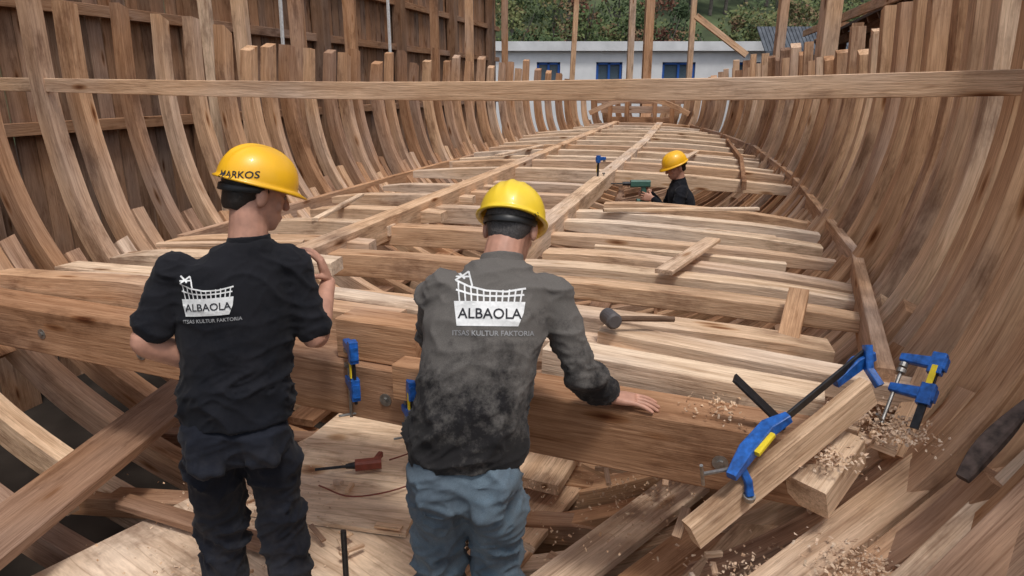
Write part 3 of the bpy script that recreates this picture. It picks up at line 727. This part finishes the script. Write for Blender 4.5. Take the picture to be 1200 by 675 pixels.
    B.limb([C + F * .092 + U * .012, C + F * .108 - U * .018, C + F * .112 - U * .032], [.009, .012, .014], 10, 3)
    B.ell(C + F * .092 - U * .066, S * .026, F * .012, U * .008); B.ell(C + F * .09 - U * .077, S * .022, F * .012, U * .008)
    B.ell(C + F * .085 + U * .022, S * .05, F * .014, U * .012)
    for q in (-1, 1):
        B.ell(C + S * q * .080 - F * .008 - U * .012, S * .012, F * .02 , U * .034); B.ell(C + F * .062 - U * .03 + S * q * .04, S * .022, F * .02, U * .025)
    B.remesh('head', .0042, 3, SKIN, e)
    B2 = Body()
    for q in (-1, 1): B2.ell(C + F * .083 + U * .002 + S * q * .031, S * .012, F * .009, U * .008)
    me = bpy.data.meshes.new('eyes'); me.from_pydata([tuple(x) for x in B2.v], [], B2.f); me.materials.append(EYE); obj('eyes', me, e)
    B = Body(); B.ell(C + U * .028 - F * .024, S * .080, F * .092, U * .085)
    B.loft([ring(C + U * d - F * f_, S, F, a, b, 20, 2.2) for d, f_, a, b in ((-.072, .058, .045, .030), (-.05, .052, .058, .045), (-.02, .042, .068, .062), (.03, .03, .077, .076))])
    B.remesh('hair', .005, 2, hair, e, .004, seed, 1)
    h = helmet(C + U * .008, F, U, hm, e)
    A = Acc(); pts = []
    for i in range(17):
        a = math.pi * (.5 + i / 16); pts.append(C + F * math.cos(a) * .110 - F * .008 + S * math.sin(a) * .086 + U * (.012 - .02 * math.sin(math.pi * i / 16)))
    A.sweep(pts, U, .022, .005, ch=.002, wob=0); A.done('headband', BLACKP, e, True)
    return e, topo, h, C + U * .008, F, U, S, fS, latS, sp1

# left worker --------------------------------------------------------
J = dict(hipL=(-1.035, 2.10, -1.13), hipR=(-.855, 2.14, -1.13), waist=(-.935, 2.13, -.98), chest=(-.915, 2.155, -.76), shL=(-1.085, 2.12, -.575), shR=(-.745, 2.21, -.565),
         neck=(-.865, 2.20, -.475), head=(-.845, 2.25, -.335), elL=(-1.175, 2.05, -.79), wrL=(-1.02, 2.20, -.95), elR=(-.675, 2.20, -.825), wrR=(-.675, 2.41, -.69),
         knL=(-1.06, 2.16, -1.60), knR=(-.84, 2.17, -1.60), anL=(-1.08, 2.12, -1.97), anR=(-.82, 2.14, -1.97))
e1, t1, h1, C, F, U, S, fS, lat, sp = worker('construction_worker', J, (.72, .62, -.32), JACKET, TROUS, YEL, HAIR, sleeves=(.80, .9), seed=3, wr=.013)
hand('right_hand', J['wrR'], (-.25, -.05, .95), (.9, .2, .25), (-.2, -.95, .1), .45, e1)
hand('left_hand', J['wrL'], (.95, .25, -.05), (-.1, .6, .3), (0, .1, 1), .3, e1)
bv = bvh_of(t1); logo(V((-.955, 2.05, -.640)), lat, V((0, 0, 1)), V((-.15, 1, -.12)).normalized(), bv, .165, e1)
helmet_label('MARKOS', .030, h1, C, U, -14, .040, e1, .04)
# middle worker ------------------------------------------------------
J = dict(hipL=(-.235, 1.86, -1.14), hipR=(-.06, 1.86, -1.14), waist=(-.135, 1.89, -.98), chest=(-.09, 1.97, -.77), shL=(-.225, 2.03, -.61), shR=(.115, 2.06, -.625),
         neck=(-.03, 2.11, -.52), head=(-.003, 2.20, -.445), elL=(-.27, 2.20, -.84), wrL=(-.15, 2.34, -1.02), elR=(.215, 2.00, -.85), wrR=(.325, 2.12, -1.012),
         knL=(-.24, 1.95, -1.60), knR=(-.045, 1.95, -1.60), anL=(-.26, 1.88, -1.97), anR=(-.02, 1.88, -1.97))
e2, t2, h2, C, F, U, S, fS, lat, sp = worker('construction_worker', J, (.22, .82, -.5), SWEAT, JEANS, YEL2, HGREY, seed=9, wr=.015)
hand('right_hand', J['wrR'], (.97, -.15, -.05), (0, 0, 1), (0.1, 1, 0), .16, e2)
hand('left_hand', J['wrL'], (.9, .4, -.05), (0, 0, 1), (.3, -1, 0), .16, e2)
bv = bvh_of(t2); logo(V((-.065, 1.9, -.605)), lat, V((0, .25, 1)).normalized(), V((0, 1, -.35)).normalized(), bv, .215, e2)
helmet_label('ESTEBAN', .029, h2, C, U, 12, .030, e2, .06)
# far worker ---------------------------------------------------------
J = dict(hipL=(1.86, 6.90, -1.64), hipR=(1.86, 7.10, -1.64), waist=(1.80, 7.0, -1.46), chest=(1.75, 7.0, -1.22), shL=(1.70, 6.83, -1.07), shR=(1.72, 7.18, -1.07),
         neck=(1.70, 7.0, -.955), head=(1.655, 6.98, -.83), elL=(1.62, 6.74, -1.30), wrL=(1.42, 6.85, -1.14), elR=(1.62, 7.22, -1.32), wrR=(1.42, 7.05, -1.10),
         knL=(1.72, 6.88, -2.02), knR=(1.72, 7.12, -2.02), anL=(1.86, 6.88, -2.33), anR=(1.86, 7.12, -2.33))
for k_ in J: J[k_] = (J[k_][0], J[k_][1], J[k_][2] + .05)
e3, t3, h3, C, F, U, S, fS, lat, sp = worker('construction_worker', J, (-.85, -.2, -.35), JACKET, TROUS, YEL, HAIR, seed=14, wr=.010)
hand('left_hand', J['wrL'], (-.9, .2, .2), (0, -1, .1), (0, .1, 1), .7, e3)
hand('right_hand', J['wrR'], (-.9, -.1, .1), (0, 1, .1), (0, .1, 1), .7, e3)
e = empty('cordless_drill'); A = Acc(); A.box((1.30, 6.93, -.95), (-1, 0, 0), (0, 0, 1), .2, .07, .06, ch=.015, wob=0); A.box((1.34, 6.93, -1.04), (.1, 0, -1), (0, 1, 0), .18, .04, .05, ch=.01, wob=0); A.box((1.33, 6.93, -1.13), (1, 0, 0), (0, 1, 0), .12, .07, .05, ch=.01, wob=0); A.done('body', simple('green_plastic', (.05, .13, .10), .5), e)
A = Acc(); A.cyl((1.20, 6.93, -.95), (1.12, 6.93, -.95), .02, 12); A.cyl((1.12, 6.93, -.95), (1.0, 6.93, -.95), .006, 8); A.done('chuck', DSTEEL, e)

# ------------------------------------------------------------------ light
w = bpy.data.worlds.new('World'); scene.world = w; w.use_nodes = True; nt = w.node_tree
sky = nt.nodes.new('ShaderNodeTexSky'); sky.sky_type = 'NISHITA'; sky.sun_disc = False
el, az = math.radians(66), math.radians(155)
sky.sun_elevation = el; sky.sun_rotation = az; sky.dust_density = 3
hs = nt.nodes.new('ShaderNodeHueSaturation'); hs.inputs['Saturation'].default_value = .55
bg = nt.nodes['Background']; nt.links.new(sky.outputs[0], hs.inputs['Color']); nt.links.new(hs.outputs[0], bg.inputs[0]); bg.inputs[1].default_value = .15
sl = bpy.data.lights.new('sun', 'SUN'); sl.energy = 1.7; sl.angle = math.radians(10); sl.color = (1, .97, .93)
so = bpy.data.objects.new('sun', sl); COL.objects.link(so)
sd = V((math.sin(az) * math.cos(el), math.cos(az) * math.cos(el), math.sin(el)))
so.rotation_euler = sd.to_track_quat('Z', 'Y').to_euler()
# ------------------------------------------------------------------ camera
cam = bpy.data.cameras.new('camera'); cam.lens = 24; cam.sensor_width = 36; cam.clip_end = 2000; cam.clip_start = .05
co = bpy.data.objects.new('camera', cam); COL.objects.link(co); co.rotation_euler = (math.radians(90 - 16.5), 0, 0)
scene.camera = co
scene.view_settings.view_transform = 'Standard'; scene.view_settings.look = 'None'; scene.view_settings.exposure = 0
